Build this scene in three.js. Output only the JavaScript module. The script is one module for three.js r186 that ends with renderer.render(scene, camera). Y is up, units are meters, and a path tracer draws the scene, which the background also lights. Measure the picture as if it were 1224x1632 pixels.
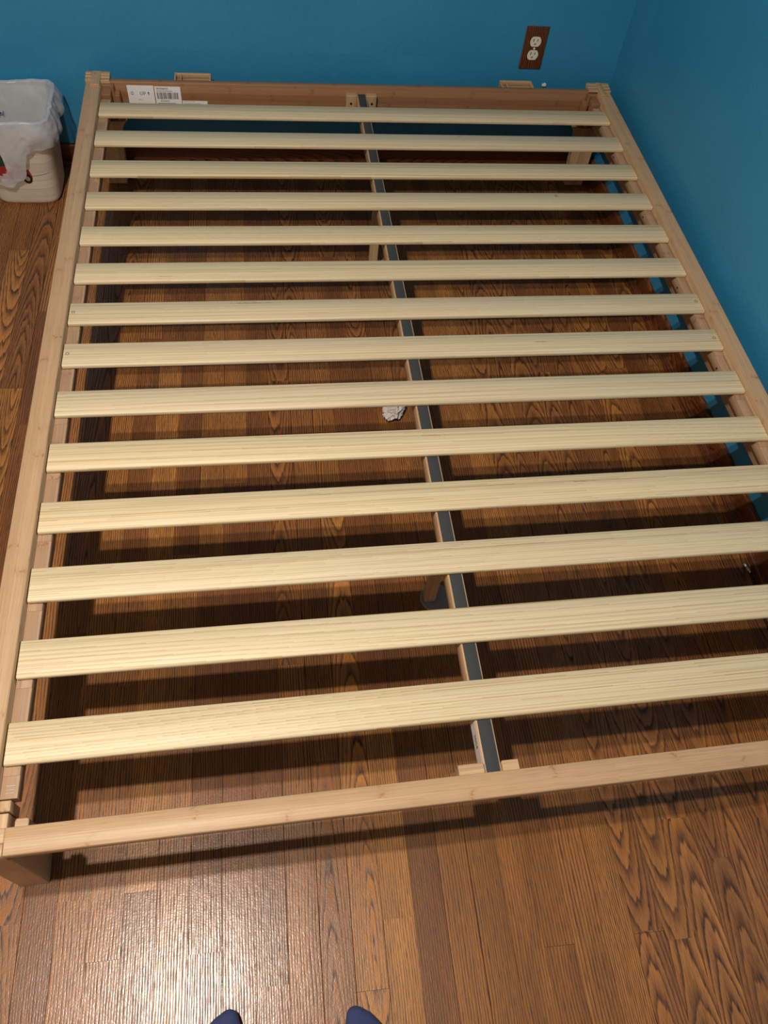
import * as THREE from 'three';
import { mergeGeometries, toCreasedNormals, mergeVertices } from 'three/addons/utils/BufferGeometryUtils.js';
import { RoundedBoxGeometry } from 'three/addons/geometries/RoundedBoxGeometry.js';
import { RectAreaLightUniformsLib } from 'three/addons/lights/RectAreaLightUniformsLib.js';
import { MarchingCubes } from 'three/addons/objects/MarchingCubes.js';

// ---------------------------------------------------------------- camera, light, exposure
const scene = new THREE.Scene();
scene.background = new THREE.Color(0x000000);
const S = 0.305;                                   // slat tops above the floor (m)
const camera = new THREE.PerspectiveCamera(66.84, 1224 / 1632, 0.05, 30);
{
  const m = new THREE.Matrix4().set(
    0.989115, 0.053516, -0.137066, 0.43242,
    0.084439, 0.556427, 0.826594, 1.23418 + S,
    0.120503, -0.829171, 0.545852, 2.25331, 0, 0, 0, 1);
  m.decompose(camera.position, camera.quaternion, camera.scale);
  camera.scale.set(1, 1, 1);
}
scene.add(camera);
const renderer = new THREE.WebGLRenderer({ antialias: true });
renderer.toneMapping = THREE.LinearToneMapping;
renderer.toneMappingExposure = 0.72;
renderer.shadowMap.enabled = true;
RectAreaLightUniformsLib.init();
const BULB_COLOR = new THREE.Color(1.0, 0.875, 0.75);   // warm white household bulbs
const BULB_SIZE = 0.05, BULB_CANDELA = 15.5;              // flat faced LED lamps, candela straight down
const BULBS = [[-0.075, 2.57, 2.13], [-0.055, 2.57, 1.95]];

// ---------------------------------------------------------------- helpers
const taken = new Map();
function numbered(n) {
  const k = taken.get(n) || 0; taken.set(n, k + 1);
  return k ? `${n}_${String(k).padStart(3, '0')}` : n;
}
function thing(name, label, category, [x, y, z] = [0, 0, 0], group) {
  const o = new THREE.Group(); o.name = numbered(name); o.position.set(x, y, z);
  o.userData = { label, category }; if (group) o.userData.group = group;
  scene.add(o); return o;
}
function part(name, geo, mat, parent, label) {
  const m = new THREE.Mesh(Array.isArray(geo) ? mergeGeometries(geo.map(plain)) : geo, mat);
  m.name = numbered(name); m.castShadow = m.receiveShadow = true;
  if (label) m.userData.label = label;
  parent.add(m); return m;
}
function struct(name, geo, mat) { const m = part(name, geo, mat, scene); m.userData.kind = 'structure'; return m; }
function plain(g) {
  let h = g.index ? g.toNonIndexed() : g;
  for (const k of Object.keys(h.attributes)) if (!['position', 'normal', 'uv'].includes(k)) h.deleteAttribute(k);
  return h;
}
function rng(seed) { let a = seed >>> 0; return () => { a = (a + 0x6D2B79F5) | 0; let t = Math.imul(a ^ (a >>> 15), 1 | a); t = (t + Math.imul(t ^ (t >>> 7), 61 | t)) ^ t; return ((t ^ (t >>> 14)) >>> 0) / 4294967296; }; }
function hash(x, y, s) { let h = Math.imul(x, 374761393) ^ Math.imul(y, 668265263) ^ Math.imul(s, 1274126177); h = Math.imul(h ^ (h >>> 13), 1274126177); return ((h ^ (h >>> 16)) >>> 0) / 4294967296; }
function noise(x, y, s) {
  const i = Math.floor(x), j = Math.floor(y); let u = x - i, v = y - j; u = u * u * (3 - 2 * u); v = v * v * (3 - 2 * v);
  const a = hash(i, j, s), b = hash(i + 1, j, s), c = hash(i, j + 1, s), d = hash(i + 1, j + 1, s);
  return a + (b - a) * u + (c - a) * v + (a - b - c + d) * u * v;
}
const sn = (x, y, s) => 2 * noise(x, y, s) - 1;
const clamp = (x, a = 0, b = 1) => Math.min(b, Math.max(a, x));
const mix3 = (a, b, t) => [a[0] + (b[0] - a[0]) * t, a[1] + (b[1] - a[1]) * t, a[2] + (b[2] - a[2]) * t];
function dataTex(data, w, h, srgb) {
  const t = new THREE.DataTexture(data, w, h, THREE.RGBAFormat);
  t.magFilter = THREE.LinearFilter; t.minFilter = THREE.LinearMipmapLinearFilter; t.generateMipmaps = true;
  t.wrapS = t.wrapT = THREE.RepeatWrapping; t.anisotropy = 8;
  if (srgb) t.colorSpace = THREE.SRGBColorSpace; t.needsUpdate = true; return t;
}
function paint(w, h, fn) {                        // fn(x, y) -> [r,g,b 0..255, height 0..1]
  const c = new Uint8Array(w * h * 4), b = new Uint8Array(w * h * 4); let r = null;
  for (let y = 0; y < h; y++) for (let x = 0; x < w; x++) {
    const p = fn(x, y), o = (y * w + x) * 4;
    for (let k = 0; k < 3; k++) { c[o + k] = clamp(p[k], 0, 255); b[o + k] = clamp(p[3], 0, 1) * 255; }
    c[o + 3] = b[o + 3] = 255;
    if (p.length > 4) { r = r || new Uint8Array(w * h * 4).fill(255); r[o + 1] = clamp(p[4]) * 255; }
  }
  return [dataTex(c, w, h, true), dataTex(b, w, h, false), r && dataTex(r, w, h, false)];
}
// a bar of rounded rectangular section along an axis; box given by its corners
function bar([x0, y0, z0], [x1, y1, z1], axis, r = 0.002, seg = 3) {
  const L = axis === 'x' ? x1 - x0 : axis === 'y' ? y1 - y0 : z1 - z0;
  const [w, h] = axis === 'x' ? [z1 - z0, y1 - y0] : axis === 'y' ? [x1 - x0, z1 - z0] : [x1 - x0, y1 - y0];
  r = Math.min(r, w / 2.01, h / 2.01);
  const s = new THREE.Shape(), a = w / 2, b = h / 2;
  s.moveTo(-a + r, -b); s.lineTo(a - r, -b); s.absarc(a - r, -b + r, r, -Math.PI / 2, 0);
  s.lineTo(a, b - r); s.absarc(a - r, b - r, r, 0, Math.PI / 2);
  s.lineTo(-a + r, b); s.absarc(-a + r, b - r, r, Math.PI / 2, Math.PI);
  s.lineTo(-a, -b + r); s.absarc(-a + r, -b + r, r, Math.PI, 1.5 * Math.PI);
  const e = Math.min(0.0012, r * 0.6);
  let g = new THREE.ExtrudeGeometry(s, { depth: L - 2 * e, bevelEnabled: true, bevelSize: e, bevelThickness: e, bevelOffset: -e, bevelSegments: 1, curveSegments: seg });
  g.translate(0, 0, -L / 2 + e);
  if (axis === 'x') g.rotateY(Math.PI / 2);
  if (axis === 'y') g.rotateX(-Math.PI / 2);
  g.translate((x0 + x1) / 2, (y0 + y1) / 2, (z0 + z1) / 2);
  g.deleteAttribute('uv'); g.deleteAttribute('normal');
  return toCreasedNormals(g, 0.7);
}
const box = (a, b, r = 0.0015) => { const g = new RoundedBoxGeometry(b[0] - a[0], b[1] - a[1], b[2] - a[2], 2, r); g.translate((a[0] + b[0]) / 2, (a[1] + b[1]) / 2, (a[2] + b[2]) / 2); return g; };
// texture coordinates along a board: u along it, v across (whichever face)
function boardUV(g, axis, { u0 = 0, v0 = 0, su = 1, sv = 1, flip = false } = {}) {
  g = plain(g); const p = g.attributes.position, n = g.attributes.normal, uv = new Float32Array(p.count * 2);
  g.computeBoundingBox(); const mn = g.boundingBox.min;
  for (let i = 0; i < p.count; i++) {
    const q = [p.getX(i) - mn.x, p.getY(i) - mn.y, p.getZ(i) - mn.z], m = [Math.abs(n.getX(i)), Math.abs(n.getY(i)), Math.abs(n.getZ(i))];
    let a, c;
    if (axis === 'x') { a = q[0]; c = m[2] > 0.8 ? q[1] : q[2]; if (m[0] > 0.8) { a = q[2] * 0.3; c = q[1]; } }
    else if (axis === 'z') { a = q[2]; c = m[0] > 0.8 ? q[1] : q[0]; if (m[2] > 0.8) { a = q[0] * 0.3; c = q[1]; } }
    else { a = q[1]; c = m[0] > 0.8 ? q[2] : q[0]; if (m[1] > 0.8) { a = q[0] * 0.3; c = q[2]; } }
    uv[2 * i] = u0 + (flip ? -a : a) * su; uv[2 * i + 1] = v0 + c * sv;
  }
  g.setAttribute('uv', new THREE.BufferAttribute(uv, 2)); return g;
}

// ---------------------------------------------------------------- materials
// stained oak: 24 board faces in one sheet, each 1.37 m x 57 mm, cut from growth rings
const ROWS = 24, OAK_LEN = 1.37;
const [oakMap, oakBump, oakRough] = (() => {
  const W = 2048, H = 2048, rh = H / ROWS, R = rng(11), V = [];
  for (let i = 0; i < ROWS; i++) {
    const flat = i % 3 === 0;                      // every third board is plain-sawn: cathedral figure
    V.push({ flat, cx: flat ? 0.028 + (R() - 0.5) * 0.03 : (R() < 0.5 ? -1 : 1) * (0.10 + R() * 0.3), d: flat ? (R() - 0.5) * 0.02 : 0.06 + R() * 0.1,
      tilt: flat ? (R() < 0.5 ? -1 : 1) * (0.025 + R() * 0.03) : (R() - 0.5) * 0.02, sp: flat ? 0.0038 + R() * 0.0012 : 0.0032 + R() * 0.0016,
      tone: R(), red: R(), c: flat ? 0.86 : 0.95 + 0.25 * R(), s: 100 + i * 17 });
  }
  return paint(W, H, (x, y) => {
    const i = Math.min(ROWS - 1, Math.floor(y / rh)), v = V[i], l = x / W * OAK_LEN, w = (y - i * rh) / rh * 0.0572, s = v.s;
    const X = w - v.cx + 0.006 * sn(l * 2.3, 0.5, s) + 0.0015 * sn(l * 11, w * 30, s + 1);
    const Y = v.d + v.tilt * (l - 0.68) * (v.flat ? 1.6 : 1) + 0.008 * sn(l * 3.1, 4.5, s + 2);
    const r = Math.hypot(X, Y) + 0.0006 * sn(l * 16, w * 220, s + 3) + 0.00025 * sn(l * 60, w * 900, s + 8);
    const ph = r / v.sp + 0.35 * sn(r / v.sp * 0.37, 0.5, s + 4), f = ph - Math.floor(ph), band = hash(Math.floor(ph), 3, s);
    let early = f < 0.12 ? f / 0.12 : Math.exp(-(f - 0.12) * (v.flat ? 2.4 + 2.2 * band : 3.4 + 2 * band)); early *= 0.68 + 0.32 * band;
    const pore = clamp((noise(w * 2100, l * 70, s + 5) - 0.42) * 3.2), fine = noise(w * 3000, l * 160, s + 6), cloud = sn(l * 5, w * 40, s + 7);
    const dark = clamp(v.c * early * (0.9 + 0.4 * pore) + 0.2 * pore * (0.4 + fine));
    let c = mix3([202, 140, 71], [140, 90, 47], v.tone * 0.9); c = mix3(c, [146, 88, 54], v.red * 0.35);
    c = c.map((k) => k * (0.95 + 0.09 * cloud + 0.07 * (fine - 0.5)));
    c = mix3(c, [50, 27, 15], dark * 0.97);
    return [...c, 0.55 - 0.35 * dark + 0.1 * (fine - 0.5) + 0.3 * (noise(l * 560, w * 640, 77) - 0.5) + 0.25 * (noise(l * 120, w * 160, 78) - 0.5), 0.36 + 0.64 * clamp(dark * 1.1)];
  });
})();
// pale pine slats: 14 faces, each 1.5 m x 68 mm
const [pineMap, pineBump] = (() => {
  const W = 2048, H = 1024, rh = H / 14, R = rng(5), V = [];
  for (let i = 0; i < 14; i++) V.push({ cx: (R() < 0.5 ? -1 : 1) * (0.16 + R() * 0.3), d: 0.03 + R() * 0.2, tilt: (R() - 0.5) * 0.03, sp: 0.0035 + R() * 0.003, t: R(), s: 700 + i * 13 });
  const marks = [[6, 0.402, 0.012, 0.05, 0.0012], [3, 1.2326, 0.016, 0.003, 0.005], [1, 1.01, 0.012, 0.012, 0.001], [9, 0.76, 0.02, 0.03, 0.0008], [4, 0.73, 0.006, 0.004, 0.0012], [7, 1.06, 0.03, 0.03, 0.0008], [10, 1.05, 0.02, 0.03, 0.0009], [5, 0.2, 0.05, 0.03, 0.0008]];
  return paint(W, H, (x, y) => {
    const i = Math.min(13, Math.floor(y / rh)), v = V[i], l = x / W * 1.5, w = (y - i * rh) / rh * 0.0675, s = v.s;
    const X = w - v.cx + 0.012 * sn(l * 1.1, 0.5, s), Y = v.d + v.tilt * l + 0.01 * sn(l * 1.7, 2.5, s + 1);
    const r = Math.hypot(X, Y) + 0.0007 * sn(l * 9, w * 120, s + 2);
    const ph = r / v.sp, k = Math.floor(ph), f = ph - k, b = hash(k, 1, s);
    const late = Math.pow(f, 3.5) * (0.25 + 0.75 * b), fib = noise(w * 2000, l * 9, s + 3), fib2 = noise(w * 260, l * 2, s + 5), streak = clamp((noise(w * 620, l * 1.3, s + 4) - 0.6) * 2.6);
    let c = mix3([222, 206, 168], [214, 200, 168], v.t);
    c = mix3(c, [168, 136, 92], clamp(0.62 * late + 0.4 * streak));
    c = c.map((q) => q * (0.95 + 0.06 * fib + 0.06 * (fib2 - 0.5)));
    for (const [mi, ml, mw, dl, dw] of marks) if (mi === i) { const e = Math.hypot((l - ml) / dl, (w - mw) / dw) + 0.4 * sn(l * 200, w * 900, 3); if (e < 1) c = mix3(c, [112, 76, 46], 0.7 * (1 - e * e)); }
    return [...c, 0.6 - 0.3 * late + 0.3 * fib - 0.2 * streak];
  });
})();
// bamboo: laminated strips 20 mm wide with fibres and nodes, sheet 1.6 m x 0.16 m
const [bamMap, bamBump] = (() => {
  const W = 2048, H = 512;
  return paint(W, H, (x, y) => {
    const l = x / W * 1.6, w = y / H * 0.16, k = Math.floor(w / 0.02), wl = w - k * 0.02;
    const t = hash(k, 2, 9), off = hash(k, 5, 9) * 0.4, seg = 0.23 + 0.1 * hash(k, 7, 9);
    const q = (l + off) / seg, n = (q - Math.round(q)) * seg + 0.004 * sn(w * 300, k, 41), node = Math.exp(-((n / 0.0035) ** 2)), halo = Math.exp(-((n / 0.013) ** 2));
    const fib = noise(w * 2400, l * 18, 31), fib2 = noise(w * 900, l * 7, 32), dash = clamp((noise(w * 1800, l * 26, 33) - 0.7) * 4), knot = clamp((noise(l * 260, w * 420, 37) - 0.42) * 3);
    let c = mix3([194, 163, 127], [178, 147, 113], t);
    c = mix3(c, [160, 118, 84], clamp(0.45 * dash + 0.9 * node * knot + 0.28 * halo * noise(l * 90, w * 600, 36)));
    c = c.map((v) => v * (0.92 + 0.1 * fib + 0.06 * fib2) * (wl < 0.0004 ? 0.93 : 1));
    return [...c, 0.5 + 0.3 * fib - 0.3 * dash - 0.2 * node];
  });
})();
// wall paint: rolled on, very slight orange peel
const [paintMap, paintBump] = (() => paint(1024, 1024, (x, y) => {
  const f = 0.5 * noise(x / 4, y / 4, 51) + 0.3 * noise(x / 9, y / 9, 52) + 0.2 * noise(x / 30, y / 30, 53), c = noise(x / 170, y / 170, 54) - 0.5, e = f - 0.5;
  return [48 * (1 + 0.12 * c + 0.1 * e), 136 * (1 + 0.05 * c + 0.05 * e), 182 * (1 + 0.04 * c + 0.05 * e), f];
}))();
paintMap.repeat.set(1, 1); paintBump.repeat.set(1, 1);
const M = {
  floor: new THREE.MeshPhysicalMaterial({ map: oakMap, bumpMap: oakBump, bumpScale: 0.00028, roughnessMap: oakRough, roughness: 0.6 }),
  oakTrim: new THREE.MeshStandardMaterial({ map: oakMap, bumpMap: oakBump, bumpScale: 0.0002, roughness: 0.4, color: new THREE.Color(0.62, 0.5, 0.46) }),
  subfloor: new THREE.MeshStandardMaterial({ color: 0x2a1a10, roughness: 0.9 }),
  pine: new THREE.MeshStandardMaterial({ map: pineMap, bumpMap: pineBump, bumpScale: 0.00012, roughness: 0.5 }),
  bamboo: new THREE.MeshStandardMaterial({ map: bamMap, bumpMap: bamBump, bumpScale: 0.0001, roughness: 0.48 }),
  ledge: new THREE.MeshStandardMaterial({ map: bamMap, bumpMap: bamBump, bumpScale: 0.0001, roughness: 0.6, color: new THREE.Color(0.8, 0.78, 0.84) }),
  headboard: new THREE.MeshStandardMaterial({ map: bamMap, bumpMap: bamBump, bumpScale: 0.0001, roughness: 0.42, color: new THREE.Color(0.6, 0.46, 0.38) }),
  wall: new THREE.MeshStandardMaterial({ map: paintMap, bumpMap: paintBump, bumpScale: 0.0004, roughness: 0.48 }),
  cream: new THREE.MeshStandardMaterial({ color: 0xe3d8c4, bumpMap: paintBump, bumpScale: 0.0004, roughness: 0.7 }),
  ceiling: new THREE.MeshStandardMaterial({ color: 0xdcd6ca, roughness: 0.9 }),
  felt: new THREE.MeshStandardMaterial({ color: 0x35383b, roughness: 0.85 }),
  white: new THREE.MeshStandardMaterial({ color: 0xe8e6e0, roughness: 0.5 }),
  ivory: new THREE.MeshStandardMaterial({ color: 0xded9c8, roughness: 0.35 }),
  dark: new THREE.MeshStandardMaterial({ color: 0x17120f, roughness: 0.7 }),
  plateWood: new THREE.MeshStandardMaterial({ map: oakMap, roughness: 0.4, color: new THREE.Color(0.42, 0.3, 0.28) }),
  steel: new THREE.MeshStandardMaterial({ color: 0xb9b9b6, roughness: 0.28, metalness: 1 }),
  greyPlastic: new THREE.MeshStandardMaterial({ color: 0x8b898e, roughness: 0.5 }),
  lampFace: new THREE.MeshStandardMaterial({ color: 0xffffff, emissive: BULB_COLOR, emissiveIntensity: 30, roughness: 0.4 }),
  sock: null, tissue: null,
};
{
  const [sm, sb] = paint(256, 256, (x, y) => { const k = 0.5 + 0.5 * Math.sin(x * 0.39 * 2) * Math.sin(y * 0.39 * 2), n = noise(x / 3, y / 3, 61); return [42 + 14 * k + 8 * n, 52 + 15 * k + 8 * n, 92 + 20 * k + 10 * n, 0.6 * k + 0.4 * n]; });
  M.sock = new THREE.MeshPhysicalMaterial({ map: sm, bumpMap: sb, bumpScale: 0.0004, roughness: 0.95, sheen: 0.4, sheenRoughness: 0.6, sheenColor: new THREE.Color(0.2, 0.25, 0.4) });
  M.tissue = new THREE.MeshPhysicalMaterial({ color: 0xd9d4d2, roughness: 0.85, transmission: 0.2, thickness: 0, side: THREE.DoubleSide });
}

// ---------------------------------------------------------------- the room
const RX = 1.58, LX = -2.1, BZ = -0.19, FZ = 4.1, CH = 2.72, TH = 0.14;
function wallGeo(w, h, t) { const g = plain(new THREE.BoxGeometry(w, h, t, 1, 1, 1)); const p = g.attributes.position, n = g.attributes.normal, uv = g.attributes.uv; for (let i = 0; i < p.count; i++) { const X = Math.abs(n.getX(i)) > 0.5 ? p.getZ(i) : p.getX(i), Y = Math.abs(n.getY(i)) > 0.5 ? p.getZ(i) : p.getY(i); uv.setXY(i, X, Y); } return g; }
{
  const put = (name, w, h, t, x, y, z, m, ry = 0) => { const o = struct(name, wallGeo(w, h, t), m); o.position.set(x, y, z); o.rotation.y = ry; return o; };
  const lenX = RX - LX, lenZ = FZ - BZ;
  put('wall_back', lenX + 2 * TH, CH, TH, (RX + LX) / 2, CH / 2, BZ - TH / 2, M.wall);
  put('wall_front', lenX + 2 * TH, CH, TH, (RX + LX) / 2, CH / 2, FZ + TH / 2, M.cream);
  put('wall_right', lenZ, CH, TH, RX + TH / 2, CH / 2, (BZ + FZ) / 2, M.wall, Math.PI / 2);
  put('wall_left', lenZ, CH, TH, LX - TH / 2, CH / 2, (BZ + FZ) / 2, M.cream, Math.PI / 2);
  put('ceiling', lenX + 2 * TH, TH, lenZ + 2 * TH, (RX + LX) / 2, CH + TH / 2, (BZ + FZ) / 2, M.ceiling);
  // dark stained oak skirting with a quarter-round shoe
  const BH = 0.067, R = rng(77);
  const skirt = (name, len, x, z, ry) => {
    const s = new THREE.Shape(); s.moveTo(0, 0); s.lineTo(0.012, 0); s.lineTo(0.012, BH - 0.006); s.quadraticCurveTo(0.011, BH, 0.005, BH); s.lineTo(0, BH);
    let g = new THREE.ExtrudeGeometry(s, { depth: len, bevelEnabled: false, curveSegments: 4 });
    const q = new THREE.Shape(); q.moveTo(0.012, 0); q.lineTo(0.028, 0); q.absarc(0.012, 0, 0.016, 0, Math.PI / 2); q.lineTo(0.012, 0);
    let k = new THREE.ExtrudeGeometry(q, { depth: len, bevelEnabled: false, curveSegments: 5 });
    const o = struct(name, boardUV(g, 'z', { u0: R(), v0: 6 / ROWS + 0.001, su: 1 / OAK_LEN, sv: 0.04 / BH }), M.oakTrim);
    part('shoe_moulding', boardUV(toCreasedNormals(plain(k), 0.7), 'z', { u0: R(), v0: 10 / ROWS + 0.002, su: 1 / OAK_LEN, sv: 0.5 }), M.oakTrim, o);
    o.position.set(x, 0, z); o.rotation.y = ry;
  };
  skirt('baseboard_back', lenX, LX, BZ, -Math.PI / 2 + Math.PI);        // local x -> into the room
  scene.getObjectByName('baseboard_back').rotation.y = -Math.PI / 2; scene.getObjectByName('baseboard_back').position.set(RX, 0, BZ);
  skirt('baseboard_right', lenZ - 0.012, RX, FZ, Math.PI);
  skirt('baseboard_left', lenZ - 0.012, LX, BZ + 0.012, 0);
  skirt('baseboard_front', lenX, LX, FZ, Math.PI / 2);
}
// ---------------------------------------------------------------- strip oak floor, every board its own piece
{
  const fl = new THREE.Group(); fl.name = 'floor'; fl.userData.kind = 'structure'; scene.add(fl);
  const sub = part('subfloor', new THREE.BoxGeometry(RX - LX + 0.28, 0.05, FZ - BZ + 0.28), M.subfloor, fl); sub.position.set((RX + LX) / 2, -0.0438, (BZ + FZ) / 2);
  const P = 0.0562, R = rng(2024), th = -0.0117, ox = 0.243, oz = 2.13;
  const joints = { '-3': [-0.018], 5: [0.072], 11: [0.04], 14: [0.036] };        // end joints read from the photograph
  const rowTone = { '-3': 4, '-2': 7, '-1': 13, 0: 17, 1: 19, 2: 10, 3: 22, 4: 15, 5: 9, 6: 20, 7: 14, 8: 1, 9: 2, 10: 16, 11: 5, 12: 8, 13: 11, 14: 6, 15: 0, 16: 3, 17: 18 };
  const z0 = BZ - 0.07 - oz, z1 = FZ + 0.07 - oz;
  const shape = (w) => { const c = 0.0004, s = new THREE.Shape(), a = w / 2; s.moveTo(-a, -0.018); s.lineTo(a, -0.018); s.lineTo(a, -c); s.lineTo(a - c, 0); s.lineTo(-a + c, 0); s.lineTo(-a, -c); return s; };
  for (let k = -42; k <= 24; k++) {
    const gap = hash(k, 3, 5) < 0.45 ? 0.0008 : 0.0001;
    const cuts = [z0]; const js = joints[k];
    if (js) { let b = js[0] - 0.7 - R() * 0.5; const back = []; while (b > z0 + 0.2) { back.push(b); b -= 0.7 + R() * 0.7; } cuts.push(...back.reverse(), js[0]); let f = js[0] + 0.7 + R() * 0.4; while (f < z1 - 0.2) { cuts.push(f); f += 0.7 + R() * 0.6; } }
    else { let f = z0 + 0.25 + R() * 0.9; while (f < z1 - 0.2) { if (k < 0 || f < -0.25 || f > 0.35) cuts.push(f); f += (0.75 + R() * 0.75) * (k < -14 ? 1.7 : 1); } }
    cuts.push(z1);
    for (let i = 0; i + 1 < cuts.length; i++) {
      const a = cuts[i] + 0.0002, b = cuts[i + 1] - 0.0002;
      const g = plain(new THREE.ExtrudeGeometry(shape(P - gap), { depth: b - a, bevelEnabled: false })); g.computeVertexNormals();
      const near = b > -0.1 && a < 0.2, row = near && rowTone[k] !== undefined ? rowTone[k] : Math.floor(R() * ROWS), u0 = R(), flip = R() < 0.5;
      const p = g.attributes.position, uv = g.attributes.uv;
      for (let j = 0; j < p.count; j++) uv.setXY(j, u0 + (flip ? -1 : 1) * p.getZ(j) / OAK_LEN, (row + 0.03 + 0.94 * clamp((p.getX(j) + P / 2) / P)) / ROWS);
      const m = part('plank', g, M.floor, fl);
      m.position.set(ox + (k + 0.5) * P * Math.cos(th) + a * Math.sin(th), (R() - 0.5) * 0.0002, oz - (k + 0.5) * P * Math.sin(th) + a * Math.cos(th));
      m.rotation.y = th;
    }
  }
}

// ---------------------------------------------------------------- the bed frame
const bed = thing('bed_frame', 'light bamboo bed frame without a mattress, fourteen pale wooden slats laid across it', 'bed frame');
{
  const U = (y) => y + S, BU = { su: 1 / 1.6, sv: 1 / 0.16 };
  const wood = (name, a, b, axis, mat, parent, o = {}) => part(name, boardUV(bar([a[0], U(a[1]), a[2]], [b[0], U(b[1]), b[2]], axis, o.r ?? 0.002), axis, { ...BU, u0: o.u0 ?? 0, v0: o.v0 ?? 0 }), mat, parent || bed, o.label);
  const TOP = 0.010, BOT = -0.085, R = rng(9);
  // side rails with their inner ledges
  const railL = wood('side_rail', [-0.0425, BOT, -0.134], [-0.0005, TOP, 1.953], 'z', M.bamboo, bed, { u0: 0.13, v0: 0.125 });
  const railR = wood('side_rail', [1.5025, BOT, -0.134], [1.5415, TOP, 1.934], 'z', M.bamboo, bed, { u0: 0.5, v0: 0.375 });
  wood('support_ledge', [-0.0005, -0.034, -0.035], [0.0253, -0.0118, 1.908], 'z', M.ledge, railL, { u0: 0.3, v0: 0.62, r: 0.001 });
  wood('support_ledge', [1.4775, -0.034, -0.035], [1.5025, -0.0118, 1.89], 'z', M.ledge, railR, { u0: 0.7, v0: 0.5, r: 0.001 });
  // a narrow lipping that runs along the top inner edge of the right rail
  // headboard end
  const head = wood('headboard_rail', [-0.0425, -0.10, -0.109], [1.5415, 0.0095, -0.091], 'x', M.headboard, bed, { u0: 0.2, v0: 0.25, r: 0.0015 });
  const foot = wood('footboard_rail', [0.0215, -0.008, -0.0193], [1.56, TOP, 0.0193], 'x', M.bamboo, bed, { u0: 0.42, v0: 0.0, r: 0.0015 });
  foot.position.set(0, 0, 1.9738); foot.rotation.y = 0.0118;
  wood('joint_tongue', [-0.0425, -0.008, -0.0193], [0.0218, TOP, 0.002], 'x', M.bamboo, foot, { u0: 0.3, v0: 0.5 });
  wood('footboard_web', [0.004, BOT, -0.0188], [1.54, -0.0079, -0.004], 'x', M.bamboo, foot, { u0: 0.1, v0: 0.6 });
  wood('rail_tongue', [-0.0425, -0.030, 1.976], [0.0208, 0.0085, 1.9925], 'x', M.bamboo, railL, { u0: 0.6, v0: 0.2, r: 0.0012 });
  // interlocked corner joints at the head: raised ears either side of the rail end
  for (const [sgn, x0, x1] of [[1, -0.0445, 0.0235], [-1, 1.4725, 1.5435]]) {
    const rail = sgn > 0 ? railL : railR;
    const mk = (n, a, b, ax, v) => wood(n, a, b, ax, M.bamboo, head, { r: 0.0012, v0: v, u0: 0.1 });
    const li = sgn > 0 ? -0.002 : 1.504, lo = sgn > 0 ? -0.028 : 1.522;     // rail heart passes between the ears
    mk('corner_ear', [x0, 0.004, -0.132], [sgn > 0 ? lo : li, 0.0175, -0.118], 'x', 0.2);
    mk('corner_ear', [x0, 0.004, -0.1165], [sgn > 0 ? lo : li, 0.0165, -0.1045], 'x', 0.4);
    mk('corner_ear', [x0, 0.004, -0.103], [sgn > 0 ? lo : li, 0.0150, -0.091], 'x', 0.6);
    mk('corner_ear', [sgn > 0 ? li : lo, 0.004, -0.132], [x1, 0.0175, -0.114], 'x', 0.3);
    mk('corner_ear', [sgn > 0 ? li : lo, 0.004, -0.1125], [x1, 0.0160, -0.101], 'x', 0.5);
    mk('corner_ear', [sgn > 0 ? li : lo, 0.004, -0.0995], [x1, 0.0145, -0.089], 'x', 0.7);
    wood('rail_end', [Math.min(li, lo), 0.004, -0.134], [Math.max(li, lo), 0.0172, -0.06], 'z', M.bamboo, rail, { r: 0.0015, v0: 0.3 });
    // corner blocks inside the frame
    const s = (x) => (sgn > 0 ? x : 1.502 - x), seg = (a, b) => [Math.min(s(a), s(b)), Math.max(s(a), s(b))];
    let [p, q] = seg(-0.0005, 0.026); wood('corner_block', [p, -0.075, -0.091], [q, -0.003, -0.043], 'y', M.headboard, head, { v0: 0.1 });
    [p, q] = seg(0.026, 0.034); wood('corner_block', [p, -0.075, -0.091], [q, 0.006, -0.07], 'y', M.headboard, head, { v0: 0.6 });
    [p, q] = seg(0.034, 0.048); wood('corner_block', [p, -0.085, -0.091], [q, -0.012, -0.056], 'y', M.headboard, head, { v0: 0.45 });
  }
  // open-topped wooden trays behind the headboard rail
  for (const [x0, x1] of [[0.2035, 0.309], [1.196, 1.298]]) {
    const t = wood('mounting_bracket', [x0, -0.045, -0.151], [x1, -0.004, -0.109], 'x', M.bamboo, head, { v0: 0.3, r: 0.001 });
    wood('bracket_rim', [x0, -0.004, -0.151], [x1, 0.0095, -0.145], 'x', M.bamboo, t, { v0: 0.1, r: 0.001 });
    wood('bracket_rim', [x0, -0.004, -0.145], [x0 + 0.005, 0.0095, -0.109], 'z', M.bamboo, t, { v0: 0.1, r: 0.001 });
    wood('bracket_rim', [x1 - 0.005, -0.004, -0.145], [x1, 0.0095, -0.109], 'z', M.bamboo, t, { v0: 0.4, r: 0.001 });
    wood('bracket_rim', [x0 + 0.018, -0.004, -0.145], [x0 + 0.021, 0.0085, -0.109], 'z', M.bamboo, t, { v0: 0.6, r: 0.001 });
  }
  // centre beam and the bracket blocks that hold its ends
  const beam = wood('center_beam', [0.740, -0.05, -0.0905], [0.7685, -0.0112, 1.9545], 'z', M.bamboo, bed, { u0: 0.2, v0: 0.72, r: 0.0012 });
  part('felt_strip', bar([0.7432, U(-0.0114), -0.088], [0.7662, U(-0.0106), 1.952], 'z', 0.0003, 1), M.felt, beam, 'dark grey felt strip along the top of the beam');
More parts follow.
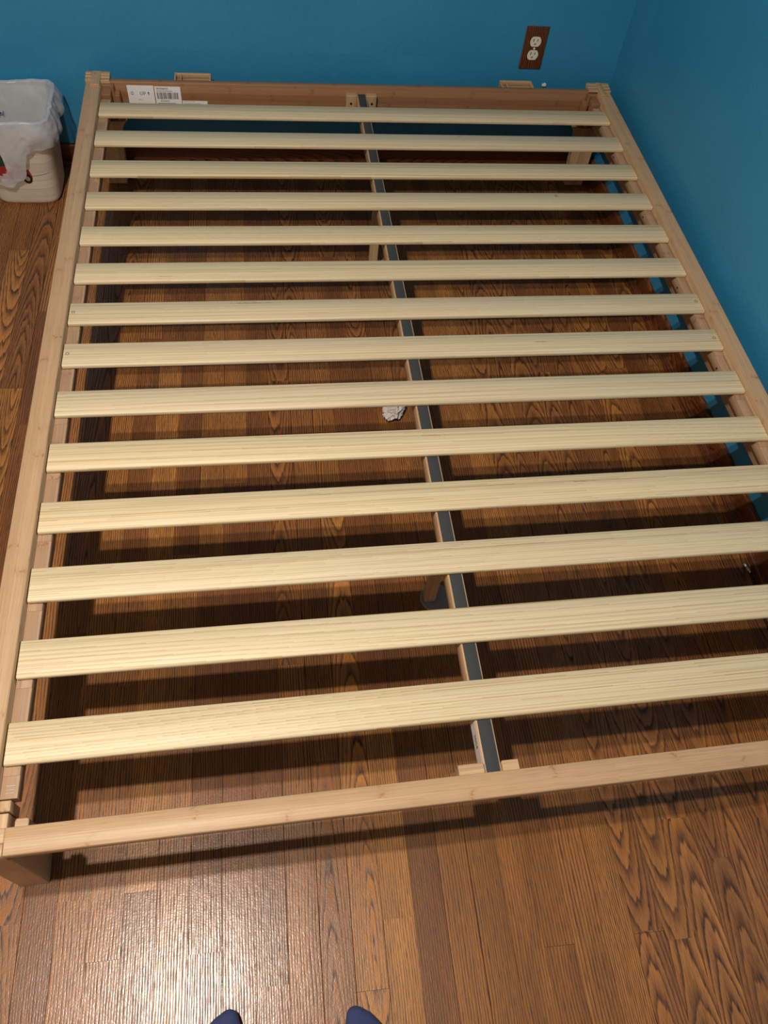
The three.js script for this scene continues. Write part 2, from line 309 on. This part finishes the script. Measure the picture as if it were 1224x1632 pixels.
  const hole = (x, y, z, parent, up) => { const g = new THREE.CylinderGeometry(0.0035, 0.0035, 0.002, 14); if (!up) g.rotateX(Math.PI / 2); g.translate(x, y, z); return part('bolt_hole', g, M.dark, parent); };
  for (const [a, b, hx] of [[0.7075, 0.7395, 0.7225], [0.769, 0.80, 0.786]]) {
    const k = wood('beam_bracket', [a, -0.06, -0.091], [b, -0.008, -0.072], 'y', M.bamboo, head, { v0: 0.2 }); hole(hx, U(-0.031), -0.0716, k);
  }
  for (const [a, b] of [[0.697, 0.7395], [0.769, 0.797]]) wood('beam_bracket', [a, -0.06, -0.0385], [b, -0.003, -0.0183], 'y', M.bamboo, foot, { v0: a });
  // foot corner: end of the rail stepped down, with a small stop block
  wood('corner_block', [-0.0005, -0.06, 1.909], [0.0165, -0.014, 1.9255], 'z', M.bamboo, railL, { v0: 0.3 });
  wood('corner_block', [-0.0005, -0.06, 1.927], [0.0145, -0.017, 1.954], 'z', M.bamboo, railL, { v0: 0.5 });
  wood('stop_block', [0.0255, -0.06, 1.937], [0.0455, -0.014, 1.956], 'y', M.bamboo, railL, { v0: 0.1, r: 0.004 });
  wood('corner_block', [0.0036, -0.085, 1.9425], [0.052, -0.045, 1.9544], 'x', M.bamboo, railL, { v0: 0.7 });
  // legs
  const leg = (a, b, mat = M.bamboo, v0 = 0.3) => wood('leg', a, b, 'y', mat, bed, { v0, r: 0.002 });
  leg([-0.047, -S, 1.93], [0.0035, BOT, 1.979]); leg([1.50, -S, 1.912], [1.55, BOT, 1.961]);
  const backLeg = (sg) => {                        // board leg, wider where it meets the frame
    const s = new THREE.Shape(); s.moveTo(0, -0.10); s.lineTo(0, -S); s.lineTo(0.06, -S); s.lineTo(0.073, -0.16); s.quadraticCurveTo(0.074, -0.115, 0.095, -0.10); s.lineTo(0, -0.10);
    let g = new THREE.ExtrudeGeometry(s, { depth: 0.03, bevelEnabled: true, bevelSize: 0.0015, bevelThickness: 0.0015, bevelSegments: 1, bevelOffset: -0.0015, curveSegments: 6 });
    g = plain(g); if (sg < 0) { g.scale(-1, 1, 1); const p = g.attributes.position; for (let i = 0; i < p.count; i += 3) for (const k of ['X', 'Y', 'Z']) { const t = p['get' + k](i); p['set' + k](i, p['get' + k](i + 1)); p['set' + k](i + 1, t); } g.computeVertexNormals(); }
    g.translate(sg > 0 ? -0.0425 : 1.5415, S, -0.1075);
    part('leg', boardUV(g, 'y', { ...BU, v0: 0.3 }), M.bamboo, bed);
  };
  backLeg(1); backLeg(-1);
  for (const z of [0.345, 1.474]) {
    const l = wood('center_leg', [0.747, -S + 0.010, z - 0.010], [0.7715, -0.05, z + 0.014], 'y', M.bamboo, bed, { v0: 0.7, r: 0.0015 });
    const base = new THREE.CylinderGeometry(0.034, 0.036, 0.006, 28); base.translate(0.776, 0.003, z + 0.002);
    const stem = new THREE.CylinderGeometry(0.011, 0.013, 0.014, 16); stem.translate(0.760, 0.010, z + 0.002);
    part('glide_foot', [base, stem], M.greyPlastic, l, 'grey plastic foot under the centre leg');
  }
  // ---- fourteen slats
  const Z = [0, 0.1405, 0.2805, 0.4182, 0.5582, 0.6951, 0.832, 0.960, 1.0972, 1.2348, 1.3745, 1.5152, 1.6539, 1.7936];
  const yaw = { 10: 0.0042, 11: 0.005, 12: 0.0041, 13: 0.0073 };
  const W = 0.0675, T = 0.011, LEDGE_HOLES = [[1.4774, 0.208], [1.4774, 0.494], [1.4774, 0.785], [1.4774, 1.068]];
  for (let i = 0; i < 14; i++) {
    let g = boardUV(bar([0, -T, 0], [1.5, 0, W], 'x', 0.0045, 4), 'x');
    const p = g.attributes.position, n = g.attributes.normal, uv = g.attributes.uv;
    for (let j = 0; j < p.count; j++) uv.setXY(j, (p.getX(j) + 0.0) / 1.5 * 0.996 + 0.002, (i + 0.04 + 0.92 * clamp(p.getZ(j) / W)) * (1024 / 14) / 1024);
    const m = part('slat', g, M.pine, bed); m.position.set(0.0012, S, Z[i]); m.rotation.y = yaw[i] || 0;
    if (i === 6 || i === 7) for (const x of [0.0088, 1.4878]) {
      const z = [0.8635, 0.9913][i - 6] - Z[i];
      const d = new THREE.LatheGeometry([[0.0001, -0.0006], [0.0022, -0.0004], [0.0032, 0.0003], [0.0038, 0.0003], [0.004, -0.0004]].map((q) => new THREE.Vector2(...q)), 18); d.translate(x, 0.0, z);
      part('screw', d, M.dark, m, 'small countersunk screw near the end of the slat');
    }
    // thin packing pads on the ledges under some slats
    const zc = Z[i];
    if (i % 2 === 0 || i > 8) { wood('slat_pad', [0.0002, -0.0122, zc + 0.01], [0.0251, -0.0109, zc + W + 0.013], 'z', M.ledge, railL, { r: 0.0004, u0: R(), v0: R() }); }
    if (i % 2 === 1 || i > 7) wood('slat_pad', [1.4777, -0.0122, zc + 0.01], [1.5023, -0.0109, zc + W + 0.013], 'z', M.ledge, railR, { r: 0.0004, u0: R(), v0: R() });
  }
  for (const [hx, hz] of LEDGE_HOLES) { const k = new THREE.CylinderGeometry(0.0028, 0.0028, 0.0012, 12); k.rotateZ(Math.PI / 2); k.translate(hx, U(-0.024), hz); part('screw', k, M.dark, railR); }
  // scratches / staples at the end of the left ledge
  for (const dz of [0, 0.006, 0.011]) part('staple', bar([0.008, U(-0.0119), 1.888 + dz], [0.0205, U(-0.0112), 1.8888 + dz], 'x', 0.0003, 1), M.steel, railL);
  // paper labels
  const label = (w, h, draw, pw, ph) => {
    const c = document.createElement('canvas'); c.width = pw; c.height = ph; const x = c.getContext('2d'); x.fillStyle = '#eef0f2'; x.fillRect(0, 0, pw, ph); x.fillStyle = '#161616'; x.strokeStyle = '#161616'; draw(x);
    const t = new THREE.CanvasTexture(c); t.colorSpace = THREE.SRGBColorSpace; t.anisotropy = 8;
    return new THREE.MeshStandardMaterial({ map: t, roughness: 0.6 });
  };
  const sheet = (x0, x1, y0, y1, mat, lb, z = -0.0911) => { const g = new THREE.BoxGeometry(x1 - x0, y1 - y0, 0.0005); g.translate((x0 + x1) / 2, U((y0 + y1) / 2), z + 0.00025); return part('paper_label', g, mat, head, lb); };
  sheet(0.068, 0.143, -0.062, 0.0005, label(0, 0, (x) => {
    x.font = '112px sans-serif'; x.fillText('UP', 268, 225);
    x.lineWidth = 12; x.beginPath(); x.moveTo(472, 225); x.lineTo(472, 165); x.stroke(); x.beginPath(); x.moveTo(448, 185); x.lineTo(472, 145); x.lineTo(496, 185); x.fill();
    x.lineWidth = 5; x.strokeStyle = '#555'; x.beginPath(); x.arc(98, 185, 38, 0, 7); x.stroke(); x.strokeRect(80, 160, 36, 50); x.beginPath(); x.moveTo(98, 150); x.lineTo(98, 222); x.stroke();
    x.font = '40px sans-serif'; x.fillText('UPS  a', 220, 350);
  }, 600, 500), 'white paper label printed UP with an arrow');
  sheet(0.1455, 0.2195, -0.062, -0.0012, label(0, 0, (x) => {
    x.font = 'bold 58px sans-serif'; x.fillText('W1034S37', 40, 75); x.font = 'bold 30px sans-serif'; x.fillText('WOODEN PLATFORM BED', 40, 125);
    let p = 45, R2 = rng(4); while (p < 540) { const w = 4 + Math.floor(R2() * 3) * 5; x.fillRect(p, 145, w, 160); p += w + 4 + Math.floor(R2() * 3) * 4; }
    x.font = 'bold 44px sans-serif'; x.fillText('W1034S37', 110, 368); x.font = '24px sans-serif'; x.fillText('QTY 1', 120, 320); x.fillRect(40, 400, 420, 10);
  }, 600, 500), 'white paper label with a barcode');
  sheet(0.2215, 0.294, -0.092, -0.042, label(0, 0, (x) => { x.fillStyle = '#8a8d90'; x.fillRect(30, 14, 260, 9); x.fillRect(30, 60, 400, 10); x.fillRect(30, 100, 330, 10); }, 600, 400), 'white paper label mostly hidden behind the first slat');
  {
    const m = label(0, 0, (x) => { x.fillStyle = '#d2d0cf'; x.fillRect(0, 0, 512, 160); x.fillStyle = '#222'; x.font = 'bold 74px sans-serif'; x.fillText('3054', 170, 105); }, 512, 160);
    const g = new THREE.PlaneGeometry(0.078, 0.032); g.rotateY(-Math.PI / 2); g.translate(0.7398, U(-0.031), 1.885);
    const b = new THREE.BoxGeometry(0.0004, 0.032, 0.078); b.translate(0.7399, U(-0.031), 1.885);
    part('paper_label', b, m, beam, 'white printed label on the side of the beam');
  }
}

// ---------------------------------------------------------------- waste bin and its liner
const PRINT = [-0.322, 0.184, -0.133];
function roundRect(cx, cz, hw, hd, r, t) {         // t in 0..1 round the outline, from the middle of the right side towards the front
  const seg = [], P = 2 * Math.PI; const a = t * P; const c = Math.cos(a), s = Math.sin(a), n = 5;
  const k = Math.pow(Math.pow(Math.abs(c), n) + Math.pow(Math.abs(s), n), -1 / n);
  return [cx + hw * c * k, cz + hd * s * k];
}
const BIN = { cx: -0.268, cz: -0.051, h: 0.262, bw: 0.092, bd: 0.085, tw: 0.120, td: 0.116 };
{
  const bin = thing('waste_bin', 'beige plastic waste bin with a printed red truck, left of the bed', 'waste bin', [BIN.cx, 0, BIN.cz]);
  const N = 96, prof = [];
  for (let i = 0; i <= 20; i++) prof.push([i / 20, 0]);
  for (let i = 20; i >= 0; i--) prof.push([i / 20, 1]);
  const pos = [], uv = [], idx = [];
  const ring = (y, inset) => { const f = y, hw = BIN.bw + (BIN.tw - BIN.bw) * f - inset, hd = BIN.bd + (BIN.td - BIN.bd) * f - inset; for (let j = 0; j <= N; j++) { const [x, z] = roundRect(0, 0, hw, hd, 0, j / N); pos.push(x, inset && y < 0.01 ? 0.006 : y * BIN.h, z); uv.push(j / N, y); } };
  ring(0, 0.006); for (let j = 0; j <= N; j++) { pos[3 * j + 1] = 0; }
  prof.forEach(([y, ins]) => ring(y, ins ? 0.003 : (y === 0 ? 0.002 : 0)));
  const rows = pos.length / 3 / (N + 1);
  for (let r = 0; r + 1 < rows; r++) for (let j = 0; j < N; j++) { const a = r * (N + 1) + j, b = a + N + 1; idx.push(a, b, a + 1, a + 1, b, b + 1); }
  const c0 = pos.length / 3; pos.push(0, 0.006, 0); uv.push(0, 0); const l0 = (rows - 1) * (N + 1); for (let j = 0; j < N; j++) idx.push(c0, l0 + j + 1, l0 + j);
  const c1 = pos.length / 3; pos.push(0, 0, 0); uv.push(0, 0); for (let j = 0; j < N; j++) idx.push(c1, j, j + 1);
  const g = new THREE.BufferGeometry(); g.setAttribute('position', new THREE.Float32BufferAttribute(pos, 3)); g.setAttribute('uv', new THREE.Float32BufferAttribute(uv, 2)); g.setIndex(idx); g.computeVertexNormals();
  // printed picture: pale boards, a red pickup carrying a tree. The front face is t = 0.125 .. 0.375 (right to left)
  const c = document.createElement('canvas'); c.width = 2048; c.height = 512; const x = c.getContext('2d');
  x.fillStyle = '#cfc8bb'; x.fillRect(0, 0, 2048, 512);
  const R = rng(31);
  for (let i = 0; i < 9; i++) { x.fillStyle = ['#d3ccbf', '#cac2b4', '#d0c9bc'][i % 3]; x.fillRect(0, i * 57, 2048, 57); x.fillStyle = '#a9a093'; x.fillRect(0, i * 57, 2048, 2); for (let k = 0; k < 60; k++) { x.fillStyle = `rgba(140,130,115,${0.08 + R() * 0.12})`; x.fillRect(R() * 2048, i * 57 + 4 + R() * 50, 60 + R() * 260, 1 + R() * 1.5); } }
  const FX = (f) => 256 + (1 - f) * 512;           // f = 0 left .. 1 right on the front face -> canvas x
  const px = (f, v) => [FX(f), 512 * (1 - v)];
  const poly = (pts, col) => { x.fillStyle = col; x.beginPath(); pts.forEach(([f, v], i) => { const [a, b] = px(f, v); i ? x.lineTo(a, b) : x.moveTo(a, b); }); x.closePath(); x.fill(); };
  // ground line
  x.strokeStyle = '#5c554b'; x.lineWidth = 3; x.beginPath(); x.moveTo(...px(0.02, 0.36)); x.quadraticCurveTo(...px(0.6, 0.37), ...px(0.98, 0.42)); x.stroke();
  // tree lying in the truck bed: serrated dark green outline
  const tree = []; for (let i = 0; i <= 18; i++) { const f = 0.02 + i * 0.018; tree.push([f, 0.63 + (i % 2 ? 0.045 : 0)]); } for (let i = 18; i >= 0; i--) { const f = 0.02 + i * 0.018; tree.push([f, 0.52 - (i % 2 ? 0.03 : 0)]); }
  poly(tree, '#1c3f30');
  poly([[0.02, 0.52], [0.34, 0.52], [0.34, 0.58], [0.42, 0.58], [0.48, 0.48], [0.69, 0.48], [0.72, 0.41], [0.72, 0.36], [0.02, 0.36]], '#a02a2c');
  poly([[0.36, 0.57], [0.41, 0.57], [0.45, 0.49], [0.36, 0.49]], '#d8d4cc');
  for (const f of [0.12, 0.635]) { const [a, b] = px(f, 0.36); x.fillStyle = '#171414'; x.beginPath(); x.ellipse(a, b, 40, 34, 0, 0, 7); x.fill(); x.fillStyle = '#b9ad98'; x.beginPath(); x.ellipse(a, b, 20, 17, 0, 0, 7); x.fill(); }
  const t = new THREE.CanvasTexture(c); t.colorSpace = THREE.SRGBColorSpace; t.anisotropy = 8;
  part('bin_body', g, new THREE.MeshStandardMaterial({ map: t, roughness: 0.4, side: THREE.DoubleSide }), bin);
}
{
  const bag = thing('bin_liner', 'white translucent plastic shopping bag lining the waste bin and folded over its rim', 'plastic bag', [BIN.cx, 0, BIN.cz]);
  const N = 160, K = 64, pos = [], idx = [], uv = [];
  // length of the overhang round the rim: t = 0 right, 0.125 front-right corner, 0.25 front, 0.5 left
  const hang = (t) => {
    const T = [[-0.25, 0.05], [-0.05, 0.05], [0, 0.055], [0.07, 0.060], [0.125, 0.068], [0.155, 0.078], [0.19, 0.09], [0.204, 0.125], [0.216, 0.165], [0.235, 0.178], [0.28, 0.188], [0.36, 0.175], [0.42, 0.15], [0.5, 0.09], [0.75, 0.05]];
    for (let i = 0; i + 1 < T.length; i++) if (t <= T[i + 1][0]) { const f = (t - T[i][0]) / (T[i + 1][0] - T[i][0]); return T[i][1] + (T[i + 1][1] - T[i][1]) * f * f * (3 - 2 * f); }
    return 0.055;
  };
  for (let k = 0; k <= K; k++) for (let j = 0; j <= N; j++) {
    const t = j / N, w = t > 0.75 ? t - 1 : t; let y, off;
    const lift = 0.010 + 0.008 * sn(Math.cos(t * 6.283) * 2 + 5, Math.sin(t * 6.283) * 2 + 5, 81);
    if (k <= 26) { const f = k / 26; y = 0.03 + (BIN.h + lift - 0.03) * f; off = -0.006 - 0.012 * Math.sin(f * Math.PI) * (0.5 + 0.5 * noise(t * 14, f * 3, 82)); }
    else if (k <= 36) { const a = (k - 26) / 10 * Math.PI; y = BIN.h + lift + 0.005 * Math.sin(a); off = -0.006 + 0.007 * (1 - Math.cos(a)); }
    else { const f = (k - 36) / (K - 36), L = hang(w) * (0.96 + 0.08 * noise(t * 40, 1, 83)); y = BIN.h + lift - L * f; off = 0.008 + 0.012 * Math.sin(f * 2.2) + 0.010 * f * (0.4 + sn(t * 26, f * 1.2, 84)); }
    const fy = clamp(y / BIN.h, 0, 1.06), hw = BIN.bw + (BIN.tw - BIN.bw) * fy, hd = BIN.bd + (BIN.td - BIN.bd) * fy;
    const wr = 0.0022 * sn(t * 60, y * 30, 85) + 0.0012 * sn(t * 150, y * 90, 86);
    const o = Math.max(off + wr, k > 36 ? 0.0035 : -1);
    const [x, z] = roundRect(0, 0, hw + (k <= 26 ? Math.min(off + wr, -0.0045) : o), hd + (k <= 26 ? Math.min(off + wr, -0.0045) : o), 0, t);
    pos.push(x, y, Math.max(z, BZ - BIN.cz + 0.003)); uv.push(t, k / K);
  }
  const c0 = pos.length / 3;
  for (let k = 0; k < K; k++) for (let j = 0; j < N; j++) { const a = k * (N + 1) + j, b = a + N + 1; const t = j / N, f = (k - 36) / (K - 36); if (t > 0.272 && t < 0.40 && f > 0.36 && f < 0.80 + 0.1 * Math.sin((t - 0.31) * 30)) continue; idx.push(a, b, a + 1, a + 1, b, b + 1); }
  // crumpled bottom
  const Q = 10; for (let q = 1; q <= Q; q++) for (let j = 0; j <= N; j++) { const f = 1 - q / Q, x = pos[3 * j] * f, z = pos[3 * j + 2] * f; pos.push(x, 0.03 + 0.028 * noise(x * 40 + 9, z * 40 + 9, 87) * Math.min(1, (1 - f) * 3) + 0.01 * noise(x * 130, z * 130, 88) * Math.min(1, (1 - f) * 3), z); uv.push(j / N, 0); }
  for (let q = 0; q < Q; q++) for (let j = 0; j < N; j++) { const a = q === 0 ? j : c0 + (q - 1) * (N + 1) + j, b = c0 + q * (N + 1) + j; idx.push(a, a + 1, b, a + 1, b + 1, b); }
  const g = new THREE.BufferGeometry(); g.setAttribute('position', new THREE.Float32BufferAttribute(pos, 3)); g.setAttribute('uv', new THREE.Float32BufferAttribute(uv, 2)); g.setIndex(idx); g.computeVertexNormals();
  const film = new THREE.MeshPhysicalMaterial({ color: 0xe2e8f0, roughness: 0.3, transmission: 0.5, thickness: 0, side: THREE.DoubleSide });
  part('bag_film', g, film, bag);
  const ink = new THREE.MeshStandardMaterial({ color: 0x27306e, roughness: 0.5 }), back = BZ - BIN.cz + 0.026;
  const stroke = (x0, y0, x1, y1) => { const L = Math.hypot(x1 - x0, y1 - y0), b = new THREE.BoxGeometry(L + 0.002, 0.0022, 0.0006); b.rotateZ(Math.atan2(y1 - y0, x1 - x0)); b.translate((x0 + x1) / 2, (y0 + y1) / 2, 0); return b; };
  const st = [[-0.02, 0, -0.012, 0.012], [-0.012, 0.012, -0.007, 0.002], [-0.017, 0.005, -0.009, 0.006], [-0.003, 0.001, 0.001, 0.012], [0.001, 0.012, 0.006, 0.008], [0.006, 0.008, -0.001, 0.006], [0.009, 0.002, 0.013, 0.013]].map((q) => stroke(...q));
  const pm = part('printed_lettering', st, ink, bag, 'dark blue printed lettering on the bag'); pm.position.set(PRINT[0] - BIN.cx, PRINT[1], PRINT[2] - BIN.cz); pm.rotation.x = -0.16;
}

// ---------------------------------------------------------------- power outlet
{
  const W = 0.0700, H = 0.1235, cx = 1.2957, cy = 0.0897 + S, o = thing('wall_outlet', 'brown wood cover plate with two cream sockets on the blue back wall', 'power outlet', [cx, cy, BZ]);
  const s = new THREE.Shape(), r = 0.003, a = W / 2 - 0.002, b = H / 2 - 0.002; s.moveTo(-a, -b); s.lineTo(a, -b); s.lineTo(a, b); s.lineTo(-a, b); s.closePath();
  const face = (y) => { const p = new THREE.Path(), q = 0.0172, e = 0.0143; const ang = Math.acos(e / q) ; const N = 40; for (let i = 0; i <= N; i++) { const t = i / N * 2 * Math.PI, X = q * Math.cos(t), Y = clamp(q * Math.sin(t), -e, e); i ? p.lineTo(X, Y + y) : p.moveTo(X, Y + y); } return p; };
  s.holes.push(face(0.0195), face(-0.0195));
  const g = new THREE.ExtrudeGeometry(s, { depth: 0.003, bevelEnabled: true, bevelSize: 0.002, bevelThickness: 0.0022, bevelSegments: 3 });
  part('cover_plate', boardUV(g, 'y', { su: 1 / OAK_LEN, sv: 0.55, v0: 4.05 / ROWS, u0: 0.3 }), M.plateWood, o);
  for (const y of [0.0195, -0.0195]) {
    const f = new THREE.Shape(face(y).getPoints()); const slot = (x, yy, w, h) => { const p = new THREE.Path(); p.moveTo(x - w, yy - h); p.lineTo(x + w, yy - h); p.lineTo(x + w, yy + h); p.lineTo(x - w, yy + h); p.closePath(); f.holes.push(p); };
    slot(-0.0064, y + 0.0035, 0.0016, 0.0048); slot(0.0064, y + 0.0035, 0.0016, 0.0042); const p = new THREE.Path(); p.absarc(0, y - 0.0075, 0.0030, 0, 2 * Math.PI); f.holes.push(p);
    const q = part('receptacle', new THREE.ExtrudeGeometry(f, { depth: 0.0058, bevelEnabled: true, bevelSize: 0.0004, bevelThickness: 0.0006, bevelOffset: -0.0004, bevelSegments: 2 }), M.ivory, o);
    const bk = new THREE.BoxGeometry(0.028, 0.024, 0.001); bk.translate(0, y, 0.0012); part('slot_cavity', bk, M.dark, q);
  }
  const sc = new THREE.CylinderGeometry(0.0034, 0.0034, 0.0016, 20); sc.rotateX(Math.PI / 2); sc.translate(0, 0, 0.0056); part('screw', sc, M.ivory, o);
}
// white nub on the wall just above the headboard rail
{
  const o = thing('wall_clip', 'tiny white plastic clip on the blue wall just above the headboard, under the outlet', 'wall clip', [1.3575, S - 0.022, BZ]);
  const b = new RoundedBoxGeometry(0.014, 0.008, 0.006, 2, 0.002); b.translate(0, 0, 0.003); part('clip_body', b, M.white, o);
  const t = new THREE.TorusGeometry(0.0035, 0.0012, 8, 16, Math.PI); t.translate(0.001, 0.003, 0.004); part('clip_loop', t, M.white, o);
}
// crumpled tissue on the floor
{
  const g0 = new THREE.IcosahedronGeometry(1, 24), p = g0.attributes.position;
  const pos = p;
  for (let i = 0; i < pos.count; i++) {
    let x = pos.getX(i), y = pos.getY(i), z = pos.getZ(i);
    const ridge = (a, b, s) => 1 - Math.abs(sn(a, b, s));
    const q = 0.62 + 0.34 * ridge(x * 2.1 + z * 1.3 + 7, y * 2.4 + 3, 91) - 0.2 * ridge(z * 3.3 + 11, x * 3 + y * 2 + 5, 92) + 0.14 * ridge(x * 6 + 20, z * 6 - y * 4 + 20, 93);
    x *= q; y *= q; z *= q;
    const tail = x > 0.2 ? 1 - 0.45 * (x - 0.2) : 1;
    pos.setXYZ(i, x * 0.036, Math.max(-0.0185, y * 0.024 * tail), z * 0.024 * tail);
  }
  g0.computeBoundingBox(); const lo = g0.boundingBox.min.y; g0.computeVertexNormals();
  const o = part('crumpled_tissue', g0, M.tissue, scene); o.position.set(0.7505, -lo, 0.934); o.scale.setScalar(1.15); o.rotation.y = 0.75;
  o.userData = { label: 'crumpled white tissue lying on the floor under the bed beside the centre beam', category: 'tissue' };
}
// small metal connector on a thin black lead, by the right skirting
{
  const o = thing('cable_connector', 'small shiny metal cable connector on the dark floor by the right skirting board', 'cable connector', [1.541, 0.006, 1.47]);
  const pts = [[0.0001, 0], [0.0035, 0], [0.0035, 0.006], [0.0052, 0.007], [0.0052, 0.014], [0.004, 0.0145], [0.004, 0.017], [0.0055, 0.0175], [0.0055, 0.0255], [0.0042, 0.027], [0.0001, 0.027]].map((q) => new THREE.Vector2(...q));
  const g = new THREE.LatheGeometry(pts, 18); g.rotateX(-Math.PI / 2); g.rotateY(0.25); part('connector_barrel', g, M.steel, o);
  const cv = new THREE.CatmullRomCurve3([[0, 0, 0], [0.002, -0.002, 0.02], [-0.004, -0.003, 0.06], [-0.012, -0.003, 0.12], [-0.006, -0.003, 0.22]].map((q) => new THREE.Vector3(...q)));
  part('lead', new THREE.TubeGeometry(cv, 30, 0.003, 8), M.dark, o);
}
// ---------------------------------------------------------------- the person standing at the foot of the bed: socked feet
{
  const build = (list, lo, hi, cell) => {
    const n = Math.ceil(Math.max(hi[0] - lo[0], hi[1] - lo[1], hi[2] - lo[2]) / cell) + 2, size = n * cell;
    const mc = new MarchingCubes(n, new THREE.MeshBasicMaterial(), false, false, 400000); mc.isolation = 0;
    const seg = list.map(([a, b, ra, rb]) => ({ a, ra, rb, d: [b[0] - a[0], b[1] - a[1], b[2] - a[2]], l2: (b[0] - a[0]) ** 2 + (b[1] - a[1]) ** 2 + (b[2] - a[2]) ** 2 || 1e-9 }));
    const cxyz = [0, 1, 2].map((k) => (lo[k] + hi[k]) / 2);
    for (let k = 0; k < n; k++) for (let j = 0; j < n; j++) for (let i = 0; i < n; i++) {
      const P = [i, j, k].map((v, q) => cxyz[q] + (v - n / 2) / (n / 2) * size / 2); let acc = 0;
      for (const s of seg) { const t = clamp(((P[0] - s.a[0]) * s.d[0] + (P[1] - s.a[1]) * s.d[1] + (P[2] - s.a[2]) * s.d[2]) / s.l2); const d = Math.hypot(P[0] - s.a[0] - t * s.d[0], P[1] - s.a[1] - t * s.d[1], P[2] - s.a[2] - t * s.d[2]) - (s.ra + (s.rb - s.ra) * t); acc += Math.exp(-d / 0.006); }
      let d = -0.006 * Math.log(acc + 1e-30); d = Math.max(d, 0.002 - P[1]);            // flat sole on the floor
      mc.field[k * n * n + j * n + i] = -d;
    }
    mc.update(); const c = mc.count, p = new Float32Array(mc.positionArray.slice(0, c * 3)), nn = new Float32Array(mc.normalArray.slice(0, c * 3));
    for (let i = 0; i < c; i++) for (let q = 0; q < 3; q++) p[3 * i + q] = cxyz[q] + p[3 * i + q] * size / 2;
    const g = new THREE.BufferGeometry(); g.setAttribute('position', new THREE.BufferAttribute(p, 3)); g.setAttribute('normal', new THREE.BufferAttribute(nn, 3));
    const uv = new Float32Array(c * 2); for (let i = 0; i < c; i++) { uv[2 * i] = (p[3 * i] + p[3 * i + 1]) * 14; uv[2 * i + 1] = p[3 * i + 2] * 14; } g.setAttribute('uv', new THREE.BufferAttribute(uv, 2)); return g;
  };
  // foot at the origin: big toe tip at (0, ., 0), little toes towards +x (right foot); heel towards +z
  const foot = (m) => [
    [[0, 0.016, 0.016], [0.004, 0.026, 0.07], 0.0145, 0.022], [[m * 0.018, 0.013, 0.022], [m * 0.02, 0.024, 0.075], 0.012, 0.02],
    [[m * 0.031, 0.012, 0.032], [m * 0.034, 0.022, 0.08], 0.0115, 0.019], [[m * 0.043, 0.011, 0.043], [m * 0.045, 0.02, 0.09], 0.011, 0.018], [[m * 0.054, 0.010, 0.056], [m * 0.054, 0.018, 0.1], 0.0105, 0.017],
    [[m * 0.012, 0.03, 0.07], [m * 0.022, 0.06, 0.17], 0.024, 0.033], [[m * 0.04, 0.022, 0.085], [m * 0.034, 0.035, 0.17], 0.02, 0.03], [[m * 0.026, 0.03, 0.17], [m * 0.026, 0.03, 0.228], 0.032, 0.031],
    [[m * 0.024, 0.07, 0.185], [m * 0.024, 0.12, 0.20], 0.036, 0.036], [[m * 0.024, 0.12, 0.20], [m * 0.024, 0.34, 0.205], 0.036, 0.054], [[m * 0.024, 0.34, 0.205], [m * 0.024, 0.44, 0.20], 0.054, 0.052]];
  const at = (m, x, z, yaw) => { const g = build(foot(m), [-0.08, -0.01, -0.02], [0.12, 0.51, 0.28], 0.0052); g.rotateY(yaw); g.translate(x, 0, z); return g; };
  const g = mergeGeometries([at(-1, 0.3115, 2.203, 0.10), at(1, 0.5185, 2.2225, -0.16)]);
  const o = part('person', g, M.sock, scene);
  o.userData = { label: 'person standing at the foot of the bed, only navy sock tips in view', category: 'person' };
}
// ---------------------------------------------------------------- ceiling lamp above the foot of the bed (out of the frame)
{
  const o = thing('ceiling_lamp', 'two headed ceiling spotlight aimed straight down above the left foot corner of the bed', 'ceiling lamp', [-0.065, CH, 2.04]);
  const c = new RoundedBoxGeometry(0.09, 0.03, 0.34, 3, 0.01); c.translate(0, -0.015, 0); part('canopy', c, M.white, o);
  BULBS.forEach(([x, y, z], i) => {
    const lx = x + 0.065, lz = z - 2.04, h = y - CH;
    const prof = [[0.0001, 0.115], [0.022, 0.113], [0.030, 0.10], [0.036, 0.03], [0.038, -0.004], [0.035, -0.004], [0.033, 0.004], [0.0001, 0.004]].map((q) => new THREE.Vector2(...q));
    const s = new THREE.LatheGeometry(prof, 32); s.translate(lx, h, lz); part('lamp_head', s, M.white, o);
    const b = new THREE.CylinderGeometry(0.0282, 0.0282, 0.003, 32); b.translate(lx, h + 0.002, lz); part('lamp_face', b, M.lampFace, o);
    const l = new THREE.RectAreaLight(BULB_COLOR, BULB_CANDELA * (i ? 0.9 : 1.1) / BULB_SIZE ** 2, BULB_SIZE, BULB_SIZE); l.position.set(x, y - 0.006, z); l.lookAt(x, 0, z); scene.add(l);
  });
}
scene.updateMatrixWorld(true);
renderer.render(scene, camera);
